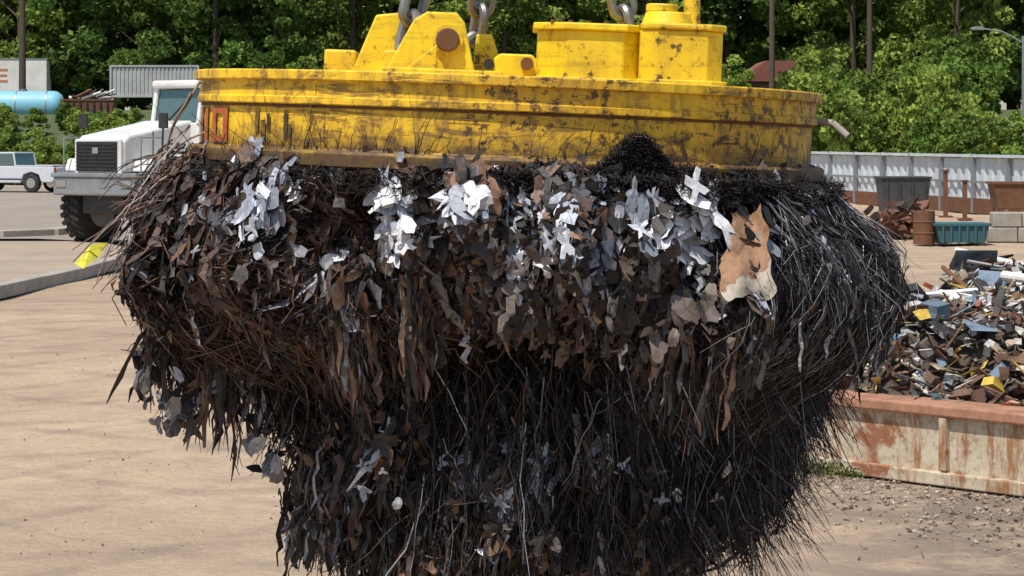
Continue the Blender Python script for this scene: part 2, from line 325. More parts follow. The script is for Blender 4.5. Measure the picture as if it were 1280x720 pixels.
# ---------------- vehicles -----------------
def wheel(parent,x,y,r,wd,side,rim=M_grey,lugs=True):
    e=empty('wheel',(x,y,r),(math.pi/2,0,0),parent)
    h=wd/2
    revolve('tyre',e,M_tyre,[(r*0.55,-h*0.9),(r*0.8,-h),(r*0.96,-h*0.85),(r,-h*0.5),(r,h*0.5),(r*0.96,h*0.85),(r*0.8,h),(r*0.55,h*0.9)],40,cap=True)
    revolve('rim',e,rim,[(r*0.54,-h*0.97),(r*0.5,-h*0.75),(r*0.2,-h*0.7),(r*0.18,-h*0.95),(r*0.05,-h*0.98)],28,cap=True)
    revolve('rim_back',e,rim,[(r*0.54,h*0.97),(r*0.5,h*0.75),(r*0.2,h*0.7),(r*0.18,h*0.95),(r*0.05,h*0.98)],28,cap=True)
    if lugs:
        bm=bmesh.new()
        for i in range(26):
            for s in (-1,1):
                a=2*math.pi*(i+(0.5 if s>0 else 0))/26
                m=Matrix.Rotation(a,4,'Z')@Matrix.Translation((r+0.01,0,s*h*0.5))@Matrix.Rotation(s*0.5,4,'X')@Matrix.Diagonal((0.06,r*0.13,h*0.95,1))
                bmesh.ops.create_cube(bm,size=1,matrix=m)
        fin('tread',bm,M_tyre,e)
al=math.radians(35)
dx,dy,_=W(120,0,58.5)
T=empty('dump_truck',(dx,dy,0.06),(0,0,math.atan2(-math.cos(al),-math.sin(al))))
box('bumper_deck',T,M_grey,(-0.35,0,1.62),(0.95,2.75,0.10),bevel=0.02); box('bumper',T,M_grey,(-0.05,0,1.36),(0.28,2.65,0.44),bevel=0.04)
box('belly_plate',T,M_black,(-1.0,0,1.0),(1.6,1.3,0.6),bevel=0.05)
prism('bonnet',T,M_white,[(-0.12,1.68),(-0.12,2.42),(-0.3,2.55),(-2.5,2.92),(-2.5,1.68)],'y',-0.78,0.78,0.06)
box('bonnet_seam',T,M_black,(-1.1,0.785,2.2),(0.02,0.02,0.9)); 
for i in range(5): box('bonnet_vent',T,M_black,(-1.9,0.785,1.95+0.1*i),(0.6,0.02,0.035))
box('grille_frame',T,M_white,(-0.09,0,2.06),(0.08,1.50,0.82),bevel=0.03); box('grille',T,M_black,(-0.03,0,2.06),(0.06,1.28,0.70))
for i in range(8): box('grille_slat',T,M_black,(0.01,0,1.76+0.085*i),(0.03,1.26,0.03))
box('grille_badge',T,M_chrome,(0.02,0,2.2),(0.03,0.18,0.14))
for s in (-1,1):
    prism('fender_%d'%s,T,M_white,[(-0.35,1.7),(-0.45,2.0),(-2.0,2.1),(-2.5,2.05),(-2.5,1.45),(-2.25,1.5),(-2.1,1.8),(-0.7,1.75)],'y',s*0.8,s*1.4,0.05)
    box('headlamp',T,M_chrome,(0.10,s*1.05,1.42),(0.04,0.32,0.18),bevel=0.02)
    cyl('mirror_arm',T,M_black,(-0.9,s*1.25,1.9),(-0.9,s*1.3,2.95),0.025,8); box('mirror',T,M_black,(-0.9,s*1.3,2.9),(0.08,0.26,0.36),bevel=0.02)
    cyl('handrail',T,M_grey,(-0.2,s*1.25,1.66),(-0.2,s*1.25,2.5),0.02,8); cyl('handrail_top',T,M_grey,(-0.2,s*1.25,2.5),(-0.9,s*1.25,2.5),0.02,8)
    wheel(T,-1.0,s*1.06,0.80,0.6,s); wheel(T,-6.3,s*1.06,0.80,0.6,s); wheel(T,-8.1,s*1.06,0.80,0.6,s)
cy=0.28
prism('cab_lower',T,M_white,[(-2.4,1.5),(-2.4,2.86),(-4.1,2.86),(-4.1,1.5)],'y',cy-0.78,cy+0.78,0.04)
prism('cab_glass',T,M_glass,[(-2.46,2.86),(-2.62,3.68),(-4.0,3.68),(-4.04,2.86)],'y',cy-0.72,cy+0.72,0.02)
box('cab_roof',T,M_white,(-3.3,cy,3.79),(1.75,1.62,0.2),bevel=0.07)
for s in (-1,1):
    for xa,xb in ((-2.42,-2.58),(-3.3,-3.3),(-4.06,-4.04)):
        cyl('pillar',T,M_white,(xa,cy+s*0.74,2.84),(xb,cy+s*0.74,3.72),0.06,8)
    box('door_handle',T,M_black,(-3.2,cy+s*0.80,2.5),(0.2,0.03,0.05))
    box('door_seam',T,M_black,(-3.3,cy+s*0.785,2.2),(0.02,0.02,1.2))
    for z in (0.7,1.05,1.4): box('step',T,M_black,(-2.9,s*1.15,z),(0.5,0.3,0.06))
cyl('wiper',T,M_black,(-2.45,cy-0.3,2.9),(-2.54,cy+0.2,3.35),0.015,6)
cyl('exhaust',T,M_chrome,(-3.0,-0.9,2.2),(-3.0,-0.9,3.6),0.09,16); box('cab_box',T,M_white,(-3.2,-0.85,2.1),(1.0,0.7,0.9),bevel=0.05)
box('frame',T,M_black,(-5.6,0,1.15),(5.6,0.9,0.4)); 
prism('dump_body',T,M_white,[(-4.5,1.9),(-4.3,3.3),(-9.6,3.3),(-10.0,2.5),(-8.6,1.6),(-5.0,1.6)],'y',-1.4,1.4,0.05)
for i in range(5): 
    for s in (-1,1): box('body_rib',T,M_white,(-5.0-0.9*i,s*1.44,2.5),(0.12,0.1,1.5))
be=math.radians(22); P=empty('pickup_truck',(W(84,0,112)[0]-0.2,112.6,0.06),(0,0,math.pi-be))
prism('body',P,M_silver,[(0,0.55),(0,1.15),(2.1,1.18),(4.0,1.18),(5.3,1.05),(5.45,0.6),(5.3,0.42),(4.75,0.42),(4.6,0.8),(4.2,0.92),(3.8,0.8),(3.65,0.42),(1.75,0.42),(1.6,0.8),(1.2,0.92),(0.8,0.8),(0.65,0.45),(0.1,0.45)],'y',-0.95,0.95,0.04)
prism('cab',P,M_glass,[(2.05,1.18),(2.2,1.75),(3.4,1.75),(4.05,1.18)],'y',-0.82,0.82,0.05)
box('roof',P,M_silver,(2.82,0,1.77),(1.3,1.6,0.08),bevel=0.03)
for s in (-1,1):
    for a,b in (((2.07,1.18),(2.2,1.76)),((3.0,1.18),(2.95,1.76)),((4.05,1.18),(3.42,1.76))): cyl('pillar',P,M_silver,(a[0],s*0.84,a[1]),(b[0],s*0.80,b[1]),0.045,8)
    for xx in (1.2,4.2): wheel(P,xx,s*0.82,0.42,0.28,s,M_chrome,False)
    box('tail_lamp',P,M_red,(-0.01,s*0.86,0.95),(0.05,0.14,0.36)); box('bed_rail',P,M_silver,(1.05,s*0.9,1.2),(2.0,0.09,0.06)); box('side_trim',P,M_black,(2.6,s*0.955,0.6),(1.8,0.02,0.06))
box('tailgate',P,M_silver,(-0.02,0,0.9),(0.04,1.5,0.44),bevel=0.02); box('bumper',P,M_chrome,(-0.1,0,0.52),(0.16,1.8,0.2),bevel=0.03)
box('bed_opening',P,M_black,(1.05,0,1.187),(1.9,1.6,0.012)); box('licence_plate',P,M_white,(-0.19,0,0.53),(0.02,0.32,0.14))

# ---------------- right middle distance -----------------
M_fw=mat('white_sheet_metal',(0.56,0.61,0.64),0.5,0.0,0.5,(0.34,0.33,0.32),1.5,False)
e=empty('corrugated_metal_fence')
a=Vector((9.5,112,0)); b2=Vector((17.5,76,0)); d=b2-a; ang=math.atan2(d.y,d.x); L=d.length
e.location=a; e.rotation_euler=(0,0,ang)
pts=[];n=110
for i in range(n):
    x0=L*i/n; o=0.07 if i%2 else 0; pts+=[(x0,o),(x0+L/n*0.7,o)]
pts+=[(L,0.16),(0,0.16)]
prism('panels',e,M_fw,pts,'z',0.5,1.85); box('top_rail',e,M_fw,(L/2,0.0,1.93),(L,0.3,0.09)); box('mid_rail',e,M_grey,(L/2,-0.06,1.05),(L,0.06,0.08)); box('base_plinth',e,M_rust,(L/2,0.05,0.25),(L,0.3,0.5))
for i in range(14): box('post_%d'%i,e,M_grey,(L*i/13,-0.08,1.0),(0.12,0.14,2.0))
def bin_(name,px0,px1,top,bot,m,ribs=5):
    d=gd(bot); x0=(px0-640)/F*d; x1=(px1-640)/F*d; h=(bot-top)/F*d; wd=x1-x0
    e=empty(name,((x0+x1)/2,d+0.5,0.0),(0,0,0.06)); 
    prism('body',e,m,[(-wd/2+0.08*wd,0.05),(wd/2-0.08*wd,0.05),(wd/2,h),(-wd/2,h)],'y',-0.5,0.5,0.01)
    box('rim',e,m,(0,0,h),(wd+0.08,1.1,0.07),bevel=0.01)
    for i in range(ribs): box('rib_%d'%i,e,m,(-wd*0.38+wd*0.76*i/(ribs-1),-0.53,h*0.5),(0.05,0.06,h*0.85))
    for s in (-1,1): box('skid',e,M_black,(s*wd*0.3,0,0.03),(0.1,1.0,0.06))
M_teal=mat('teal_paint',(0.02,0.11,0.13),0.6,0,0.6,(0.1,0.07,0.05),3,False)
M_dk=mat('charcoal_paint',(0.035,0.04,0.045),0.6,0,0.5,(0.12,0.09,0.07),3,False)
bin_('waste_container',1100,1163,222,268,M_dk,4); bin_('waste_skip',1168,1236,281,306,M_teal,6)
e=empty('oil_drum',(W(1155,0,60)[0],60,0)); revolve('shell',e,M_rust,[(0.26,0),(0.26,0.25),(0.275,0.27),(0.26,0.29),(0.26,0.52),(0.275,0.54),(0.26,0.56),(0.26,0.8),(0.24,0.8)],28)
for px,t,bt in ((1182,213,272),(1206,226,275)):
    d=gd(bt); e=empty('steel_post',((px-640)/F*d,d,0)); box('column',e,M_rust,(0,0,(bt-t)/F*d/2),(0.13,0.13,(bt-t)/F*d)); box('base_plate',e,M_rust,(0,0,0.03),(0.4,0.4,0.06)); box('cap',e,M_rust,(0,0,(bt-t)/F*d),(0.2,0.2,0.05))
e=empty('concrete_block_wall',(W(1262,0,61)[0]+0.5,61,0))
for i in range(3):
    for j in range(2): box('block_%d_%d'%(i,j),e,M_con,(-0.7+0.72*i+(0.1 if j else 0),0,0.19+0.37*j),(0.7,0.5,0.36),bevel=0.03)
e=empty('rusty_hopper',(W(1266,0,72)[0],72,0)); prism('bin',e,M_rust,[(-0.5,0.5),(0.9,0.5),(1.1,1.25),(-0.65,1.25)],'y',-0.5,0.5,0.02)
for sx in (-.5,.9):
    for sy in (-.4,.4): box('leg',e,M_rust,(sx,sy,0.3),(0.08,0.08,0.6))
box('rim',e,M_rust,(0.22,0,1.25),(1.8,1.1,0.07))

PAL=[((0.13,0.07,0.045),7),((0.05,0.047,0.045),5),((0.60,0.59,0.56),5),((0.30,0.30,0.30),5.5),((0.14,0.20,0.26),1.8),((0.52,0.36,0.06),2.2),((0.22,0.12,0.065),4),((0.10,0.20,0.22),0.7),((0.38,0.31,0.22),5),((0.30,0.07,0.04),0.4)]
pw=np.array([p[1] for p in PAL]);pw=pw/pw.sum()
CUBE=np.array([[-1,-1,-1],[1,-1,-1],[1,1,-1],[-1,1,-1],[-1,-1,1],[1,-1,1],[1,1,1],[-1,1,1]])*0.5
CF=np.array([[0,3,2,1],[4,5,6,7],[0,1,5,4],[1,2,6,5],[2,3,7,6],[3,0,4,7]])
def pieces(name,pos,smin,smax,parent,pal=PAL,pr=pw,flat=0.5):
    V=[];Fc=[];C=[];Mt=[];n=0
    for p in pos:
        kind=random.random(); sz=random.uniform(smin,smax)
        if kind<0.35: s=(sz,sz*random.uniform(0.4,1),0.012)
        elif kind<0.75: s=(sz*random.uniform(1,2.4),sz*random.uniform(0.06,0.2),sz*random.uniform(0.03,0.15))
        else: s=(sz*random.uniform(.4,.8),sz*random.uniform(.3,.7),sz*random.uniform(0.15,.5))
        R=np.array(Matrix.Rotation(random.uniform(0,6.28),3,'Z')@Matrix.Rotation(random.gauss(0,flat),3,'X')@Matrix.Rotation(random.gauss(0,flat),3,'Y'))
        v=CUBE*np.array(s)
        if kind<0.35: v=v+rng.normal(size=(8,3))*sz*0.10*np.array([1,1,0.0]); v[[0,2,4,6],2]+=sz*random.uniform(-.2,.2)
        else: v=v*(1+rng.normal(size=(8,1))*0.12)
        V.append(v@R.T+np.array(p)); Fc.append(CF+n); n+=8
        c=np.array(pal[rng.choice(len(pal),p=pr)][0])*random.uniform(0.7,1.25); C+= [c]*6; Mt+=[random.choice((0,0,0,0.5))]*6
    return mesh_np(name,np.concatenate(V),np.concatenate(Fc),M_pile,parent,np.array(C),np.array(Mt))
A=np.array([2.2,19.7]); U=np.array([0.672,-0.740]); Vv=np.array([0.30,0.954])
def pileh(u,v):
    e1=np.clip(v/1.2,0,1); el=np.clip(u/0.9,0,1)
    return 0.37+0.74*(e1**0.8)*(el**0.6)+0.10*np.sin(u*2.3+v)*el+0.12*np.sin(v*1.7-u)*el
pe=empty('scrap_heap')
uu,vv=np.meshgrid(np.linspace(0.02,9,80),np.linspace(0.25,8,60)); zz=pileh(uu,vv)+rng.normal(size=uu.shape)*0.05
PX=A[0]+U[0]*uu+Vv[0]*vv; PY=A[1]+U[1]*uu+Vv[1]*vv; ii=np.arange(uu.size).reshape(uu.shape)
mesh_np('heap_core',np.stack([PX,PY,zz-0.08],-1),np.stack([ii[:-1,:-1],ii[:-1,1:],ii[1:,1:],ii[1:,:-1]],-1).reshape(-1,4),mat('dark_fines',(0.07,0.055,0.04),0.95),pe)
pos=[]
for i in range(7500):
    u=random.uniform(0,6) if i%3 else random.uniform(0,9); v=0.3+7.5*random.random()**1.3
    z=float(pileh(np.array(u),np.array(v)))+random.uniform(-0.06,0.13); pos.append((A[0]+U[0]*u+Vv[0]*v,A[1]+U[1]*u+Vv[1]*v,z))
pieces('scrap_pieces',pos,0.03,0.18,pe)
bigp=[]
for i in range(80):
    u=random.uniform(0.3,5); v=random.uniform(0.5,6); bigp.append((A[0]+U[0]*u+Vv[0]*v,A[1]+U[1]*u+Vv[1]*v,float(pileh(np.array(u),np.array(v)))+0.08))
pieces('large_scrap_pieces',bigp,0.22,0.42,pe,flat=0.35)
for i in range(40):
    u=random.uniform(0.5,4.5);v=random.uniform(0.8,5.5);p=Vector((A[0]+U[0]*u+Vv[0]*v,A[1]+U[1]*u+Vv[1]*v,float(pileh(np.array(u),np.array(v)))+0.1)); th=random.uniform(0,3.14);q=p+Vector((math.cos(th),math.sin(th),random.uniform(-.25,.25)))*random.uniform(.4,1.0)
    cyl('pipe_%d'%i,pe,random.choice((M_tw,M_rust,M_grey,M_tw)),p,q,random.uniform(0.02,0.045),10)
def wallmat():
    b=NB('peeling_painted_steel'); v=b.coord(); vs=b.coord((5,5,1)); n1=b.noise(v,2.6,7,0.7,0.6); n2=b.noise(vs,1.6,6,0.7); n3=b.noise(v,16,4,0.7)
    c=b.mix(b.ramp(n1,0.35,0.7),(0.58,0.50,0.38),(0.40,0.33,0.22))
    c=b.mix(b.ramp(n2,0.48,0.60),c,(0.32,0.16,0.07)); c=b.mix(b.ramp(n1,0.55,0.62),c,(0.27,0.11,0.05))
    c=b.mix(b.math('MULTIPLY',b.ramp(n3,0.5,0.66),0.5),c,(0.15,0.075,0.045)); b.base(c); b.p.inputs['Roughness'].default_value=0.85; b.bump(n3,0.4,0.01); return b.m
M_wall=wallmat(); M_cap=mat('rusty_cap',(0.40,0.20,0.12),0.85,0,0.8,(0.15,0.07,0.045),5)
e=empty('scrap_bay_wall',(A[0],A[1],0),(0,0,math.atan2(U[1],U[0])))
box('front_panel',e,M_wall,(4.5,0.06,0.25),(9.0,0.12,0.52)); box('cap',e,M_cap,(4.5,0.15,0.555),(9.06,0.42,0.085),bevel=0.015); box('lower_rail',e,M_wall,(4.5,-0.02,0.05),(9.02,0.08,0.10),bevel=0.01)
for i in range(7): box('stiffener_%d'%i,e,M_wall,(0.05+1.48*i,-0.02,0.31),(0.07,0.06,0.40),bevel=0.01)
av=math.atan2(Vv[1],Vv[0])-math.atan2(U[1],U[0])
box('side_panel',e,M_wall,(math.cos(av)*4+0.05,math.sin(av)*4+0.2,0.25),(8,0.12,0.52),(0,0,av)); box('side_cap',e,M_cap,(math.cos(av)*4.2,math.sin(av)*4.2+0.2,0.55),(7.6,0.3,0.07),(0,0,av))
pos=[]
for i in range(3200):
    u=random.uniform(-1.2,6); t=abs(random.gauss(0,1.0)); q=A+U*u+np.array([-0.74,-0.67])*t; pos.append((q[0],q[1],float(terr(np.array(q[0]),np.array(q[1])))+0.008))
GP=[((0.38,0.31,0.23),5),((0.25,0.2,0.15),4),((0.45,0.41,0.35),3),((0.12,0.07,0.05),2)]; gp=np.array([5,5,1.5,1.5])/13
pieces('rubble',pos,0.006,0.04,None,GP,gp)
pos=[]
for i in range(1800):
    x=random.uniform(-5,6); y=15.5+18*random.random()**1.4; x*=y/16; pos.append((x,y,float(terr(np.array(x),np.array(y)))+0.003))
pieces('gravel',pos,0.006,0.02,None,GP,gp)
pos=[(W(1124,0,64)[0]+random.gauss(0,0.35),64+random.gauss(0,0.8),abs(random.gauss(0.3,0.25))) for i in range(160)]
pieces('rusty_scrap_heap',pos,0.15,0.5,None,[((0.14,0.06,0.035),1),((0.06,0.04,0.03),1)],np.array([.6,.4]))
C=np.array([[A[0]+U[0]*u-0.1+random.gauss(0,.07),A[1]+U[1]*u-0.12+random.gauss(0,.07),abs(random.gauss(0.03,0.03))] for u in (0.1,0.35,0.45,0.7) for _ in range(90)])
V_,F_,c_=leaves(C,0.02,np.tile((0.12,0.15,0.05),(len(C),1))); mesh_np('weeds',V_,F_,M_leaf,col=c_)

# ======================= MAGNET =======================
MC=((632-640)/F*8.0,8.0,2.50); ROT=(0,math.radians(2.2),0)
G=empty('lifting_magnet',MC,ROT)
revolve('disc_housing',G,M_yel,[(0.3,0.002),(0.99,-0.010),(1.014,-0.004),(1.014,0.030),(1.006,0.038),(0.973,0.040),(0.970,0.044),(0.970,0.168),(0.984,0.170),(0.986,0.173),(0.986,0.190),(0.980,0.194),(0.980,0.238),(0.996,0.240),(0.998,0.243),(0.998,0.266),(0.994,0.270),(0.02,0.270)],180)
revolve('weld_bead',G,M_rust,[(0.969,0.160),(0.976,0.162),(0.976,0.167),(0.969,0.169)],140,cap=False)
revolve('face_plate',G,M_rust,[(0.05,-0.03),(0.97,-0.03),(0.97,-0.015),(0.05,-0.015)],64)
Tz=0.270
def arcpatch(name,segs,m,r=0.9755):
    bm=bmesh.new()
    for a0,a1,z0,z1 in segs:
        n=6; lo=[];hi=[]
        for i in range(n+1):
            a=math.radians(a0+(a1-a0)*i/n); x=r*math.sin(a); y=-r*math.cos(a); lo.append(bm.verts.new((x,y,z0))); hi.append(bm.verts.new((x,y,z1)))
        for i in range(n): bm.faces.new((lo[i],lo[i+1],hi[i+1],hi[i]))
    return fin(name,bm,m,G)
z0,z1,t=0.050,0.156,0.020
def let(ch,a,w_):
    if ch=='O': return [(a,a+w_*0.27,z0,z1),(a+w_*0.73,a+w_,z0,z1),(a+w_*.27,a+w_*.73,z0,z0+t),(a+w_*.27,a+w_*.73,z1-t,z1)]
    if ch=='H': return [(a,a+w_*0.3,z0,z1),(a+w_*0.7,a+w_,z0,z1),(a+w_*.3,a+w_*.7,.095,.095+t)]
    if ch=='I': return [(a,a+w_,z0,z1)]
segs=[]
for ch,a,w_ in (('O',-97,8),('H',-85,9),('I',-73,2.6),('O',-67,7.5)): segs+=let(ch,a,w_)
arcpatch('lettering',segs,M_red); arcpatch('paint_marks',[(-49.6,-48.6,.085,.155),(-47.8,-46.6,.055,.12),(-46.2,-45.4,.09,.14),(-41.8,-40.9,.07,.152),(-40.5,-39.9,.05,.11),(39,44,.100,.105),(-10,-3,.14,.144)],M_blk)
def lug(name,y,pts,th=0.055): return prism(name,G,M_yel2,[(a,Tz+b) for a,b in pts],'y',y,y+th,0.006)
box('anchor_block',G,M_yel2,(-0.535,-0.05,Tz+0.04),(0.10,0.16,0.085),bevel=0.008)
box('anchor_block_back',G,M_yel2,(-0.50,0.10,Tz+0.03),(0.14,0.16,0.06),bevel=0.008)
lug('chain_lug_1',-0.16,[(-0.50,0),(-0.425,0.195),(-0.35,0.205),(-0.325,0.17),(-0.35,0)],0.06)
lug('chain_lug_2',-0.40,[(-0.385,0),(-0.295,0.175),(-0.255,0.20),(-0.165,0.20),(-0.14,0.17),(-0.10,0)],0.06)
box('lug_web',G,M_yel2,(-0.36,-0.25,Tz+0.04),(0.05,0.20,0.08),bevel=0.006)
prism('lug_gusset',G,M_yel2,[(-0.34,Tz),(-0.22,Tz),(-0.22,Tz+0.10)],'y',-0.46,-0.43,0.004)
cyl('lug_pin',G,M_rust,(-0.19,-0.43,Tz+0.115),(-0.19,-0.05,Tz+0.115),0.036,28,bevel=0.004); cyl('pin_collar',G,M_yel2,(-0.19,-0.412,Tz+0.115),(-0.19,-0.40,Tz+0.115),0.047,28)
prism('lug_rear',G,M_yel2,[(-0.12,Tz),(-0.11,Tz+0.155),(-0.06,Tz+0.155),(-0.04,Tz+0.10),(-0.03,Tz)],'y',0.02,0.09,0.006)
prism('lug_rear',G,M_yel2,[(-0.05,Tz),(-0.05,Tz+0.075),(-0.03,Tz+0.09),(0.07,Tz+0.09),(0.09,Tz+0.07),(0.09,Tz)],'y',-0.12,-0.02,0.006)
cyl('pin_small',G,M_rust,(0.055,-0.15,Tz+0.06),(0.055,0.0,Tz+0.06),0.020,20); cyl('bolt_hole',G,M_black,(-0.065,-0.125,Tz+0.055),(-0.065,-0.10,Tz+0.055),0.017,16)
box('base_step',G,M_yel2,(-0.2,-0.25,Tz+0.012),(0.36,0.5,0.024),bevel=0.004)
def octo(x0,x1,y0,y1,c): return [(x0+c,y0),(x1-c,y0),(x1,y0+c),(x1,y1-c),(x1-c,y1),(x0+c,y1),(x0,y1-c),(x0,y0+c)]
prism('terminal_box',G,M_yel2,octo(0.085,0.44,-0.30,0.12,0.09),'z',Tz,Tz+0.165,0.005); prism('terminal_box_lid',G,M_yel2,octo(0.07,0.45,-0.315,0.135,0.09),'z',Tz+0.165,Tz+0.188,0.005); prism('terminal_box_base',G,M_yel2,octo(0.07,0.46,-0.32,0.14,0.09),'z',Tz,Tz+0.02,0.004)
prism('junction_box',G,M_yel2,octo(0.40,0.655,-0.36,0.0,0.05),'z',Tz,Tz+0.175,0.006); prism('junction_box_lid',G,M_yel2,octo(0.40,0.665,-0.37,0.01,0.05),'z',Tz+0.175,Tz+0.195,0.006)
prism('junction_base',G,M_yel2,octo(0.39,0.67,-0.38,0.02,0.05),'z',Tz,Tz+0.022,0.004)
cyl('cable_gland',G,M_yel2,(0.49,-0.2,Tz+0.19),(0.49,-0.2,Tz+0.235),0.085,28,0.07,bevel=0.005); cyl('gland_cap',G,M_yel2,(0.47,-0.2,Tz+0.235),(0.47,-0.2,Tz+0.26),0.05,24,bevel=0.004)
for i in range(6):
    cyl('lid_bolt',G,M_rust,(0.13+0.055*i,-0.28,Tz+0.186),(0.13+0.055*i,-0.28,Tz+0.196),0.009,6)
cyl('power_cable',G,M_yel2,(0.565,-0.2,Tz+0.19),(0.55,-0.15,Tz+0.9),0.026,14)
def chain(name,p0,p1,L=0.13,r=0.016,rad=0.036):
    e=empty(name,parent=G); p0=Vector(p0);p1=Vector(p1);d=p1-p0;n=int(d.length/(L*0.72)); q=d.to_track_quat('Z','Y').to_matrix().to_4x4()
    bm=bmesh.new()
    for k in range(n):
        c=p0+d*((k+.5)/n); M_=Matrix.Translation(c)@q@Matrix.Rotation(math.pi/2*(k%2),4,'Z'); ns=20; rings=[]
        for i in range(ns):
            a=2*math.pi*i/ns; cx=rad*math.cos(a); cz=rad*math.sin(a)+(L/2-rad)*(1 if math.sin(a)>0 else -1)
            out=Vector((math.cos(a),0,math.sin(a))); rings.append([bm.verts.new(M_@(Vector((cx,0,cz))+out*(r*math.cos(b))+Vector((0,r*math.sin(b),0)))) for b in [j*math.pi/4 for j in range(8)]])
        for i in range(ns):
            A1=rings[i];B1=rings[(i+1)%ns]
            for j in range(8): bm.faces.new((A1[j],A1[(j+1)%8],B1[(j+1)%8],B1[j]))
    fin('links',bm,M_chain,e,smooth=True)
chain('chain_a',(-0.325,-0.25,Tz+0.09),(-0.10,-0.08,1.75)); chain('chain_b',(-0.12,0.30,Tz+0.05),(0.0,0.05,1.75)); chain('chain_c',(0.385,0.10,Tz+0.15),(0.08,0.0,1.75))
cyl('master_ring',G,M_chain,(-0.12,0,1.78),(0.12,0,1.78),0.05,16); cyl('hoist_cable',G,M_black,(0,0,1.78),(0.35,0,9),0.025,10)
cyl('hose_stub',G,M_con,(0.985,-0.08,0.185),(1.03,-0.1,0.18),0.011,10); cyl('hose_stub_end',G,M_con,(1.03,-0.1,0.18),(1.075,-0.12,0.14),0.012,10)

# ======================= SCRAP LOAD =======================
LD=empty('scrap_metal_load',MC,ROT)
PRS=np.array([(0.97,.03),(0.99,-.03),(1.035,-.12),(1.10,-.25),(1.135,-.38),(1.12,-.50),(1.05,-.61),(.93,-.71),(.80,-.80),(.73,-.92),(.69,-1.06),(.60,-1.20),(.3,-1.26),(0,-1.27)])
PRF=np.array([(0.97,.03),(1.01,-.02),(1.07,-.11),(1.10,-.22),(1.07,-.34),(.97,-.43),(.80,-.49),(.66,-.56),(.60,-.68),(.61,-.84),(.63,-1.00),(.57,-1.14),(.3,-1.22),(0,-1.24)])
al_=np.concatenate([[0],np.cumsum(np.linalg.norm(np.diff(PRS,axis=0),axis=1))]); AT=al_[-1]
fr=rng.integers(2,34,30); fz=rng.normal(size=30)*6; fp=rng.uniform(0,6.28,30); fa=0.045/np.sqrt(fr/5.0)
def modr(th,z):
    m=np.zeros_like(th)
    for a,b,c,d in zip(fr,fz,fp,fa): m=m+d*0.9*np.sin(a*th+b*z+c)
    low=np.clip((-z-0.62)/0.25,0,1); dn=np.clip(-z*5,0,1)
    return 1+m*np.clip((0.02-z)*5,0,1)*(1-0.35*np.abs(np.cos(th)))+low*(0.13*np.cos(th))-dn*(0.024*(1-np.cos(th))+0.014)*(1-0.5*low)
def prof(a,th):
    wS=np.cos(th)**2; r=np.interp(a,al_,PRS[:,0])*wS+np.interp(a,al_,PRF[:,0])*(1-wS); z=np.interp(a,al_,PRS[:,1])*wS+np.interp(a,al_,PRF[:,1])*(1-wS); return r,z
def surf(a,th,off):
    r,z=prof(a,th); r2,z2=prof(a+0.02,th); tr=r2-r; tz=z2-z; ln=np.sqrt(tr*tr+tz*tz)+1e-6
    nr=-tz/ln; nz=tr/ln
    rr=r*modr(th,z)+off*nr; return np.stack([rr*np.cos(th),rr*np.sin(th),z+off*nz],-1)
def nrm(v): return v/(np.linalg.norm(v,axis=-1,keepdims=True)+1e-9)
def tubes(name,P,rad,col,met):
    N,K,_=P.shape; T=nrm(np.gradient(P,axis=1)); ref=nrm(rng.normal(size=(N,1,3))); n1=nrm(np.cross(T,ref)); n2=np.cross(T,n1)
    pf=np.linspace(1,0.35,K)[None,:]*rad[:,None]
    V=np.stack([P+pf[...,None]*(n1*math.cos(a)+n2*math.sin(a)) for a in (0,2.094,4.189)],2)
    base=(np.arange(N)[:,None,None]*K+np.arange(K-1)[None,:,None])*3; s=np.arange(3)[None,None,:]; s2=(s+1)%3
    Fq=np.stack([base+s,base+s2,base+3+s2,base+3+s],-1).reshape(-1,4)
    rep=(K-1)*3; return mesh_np(name,V,Fq,M_scrap,LD,np.repeat(col,rep,0),np.repeat(met,rep),smooth=True)
def ribbons(name,P,side,wd,col,met):
    N,K,_=P.shape; T=nrm(np.gradient(P,axis=1)); sd=nrm(side-T*np.sum(side*T,-1,keepdims=True))
    wl=wd[:,None]*rng.uniform(0.35,1.35,(N,K)); wr=wd[:,None]*rng.uniform(0.35,1.35,(N,K)); wl[:,-1]*=0.3; wr[:,-1]*=0.4
    V=np.stack([P-sd*wl[...,None],P+sd*wr[...,None]],2)
    base=(np.arange(N)[:,None]*K+np.arange(K-1)[None,:])*2
    Fq=np.stack([base,base+1,base+3,base+2],-1).reshape(-1,4); rep=K-1
    return mesh_np(name,V,Fq,M_scrap,LD,np.repeat(col,rep,0),np.repeat(met,rep))
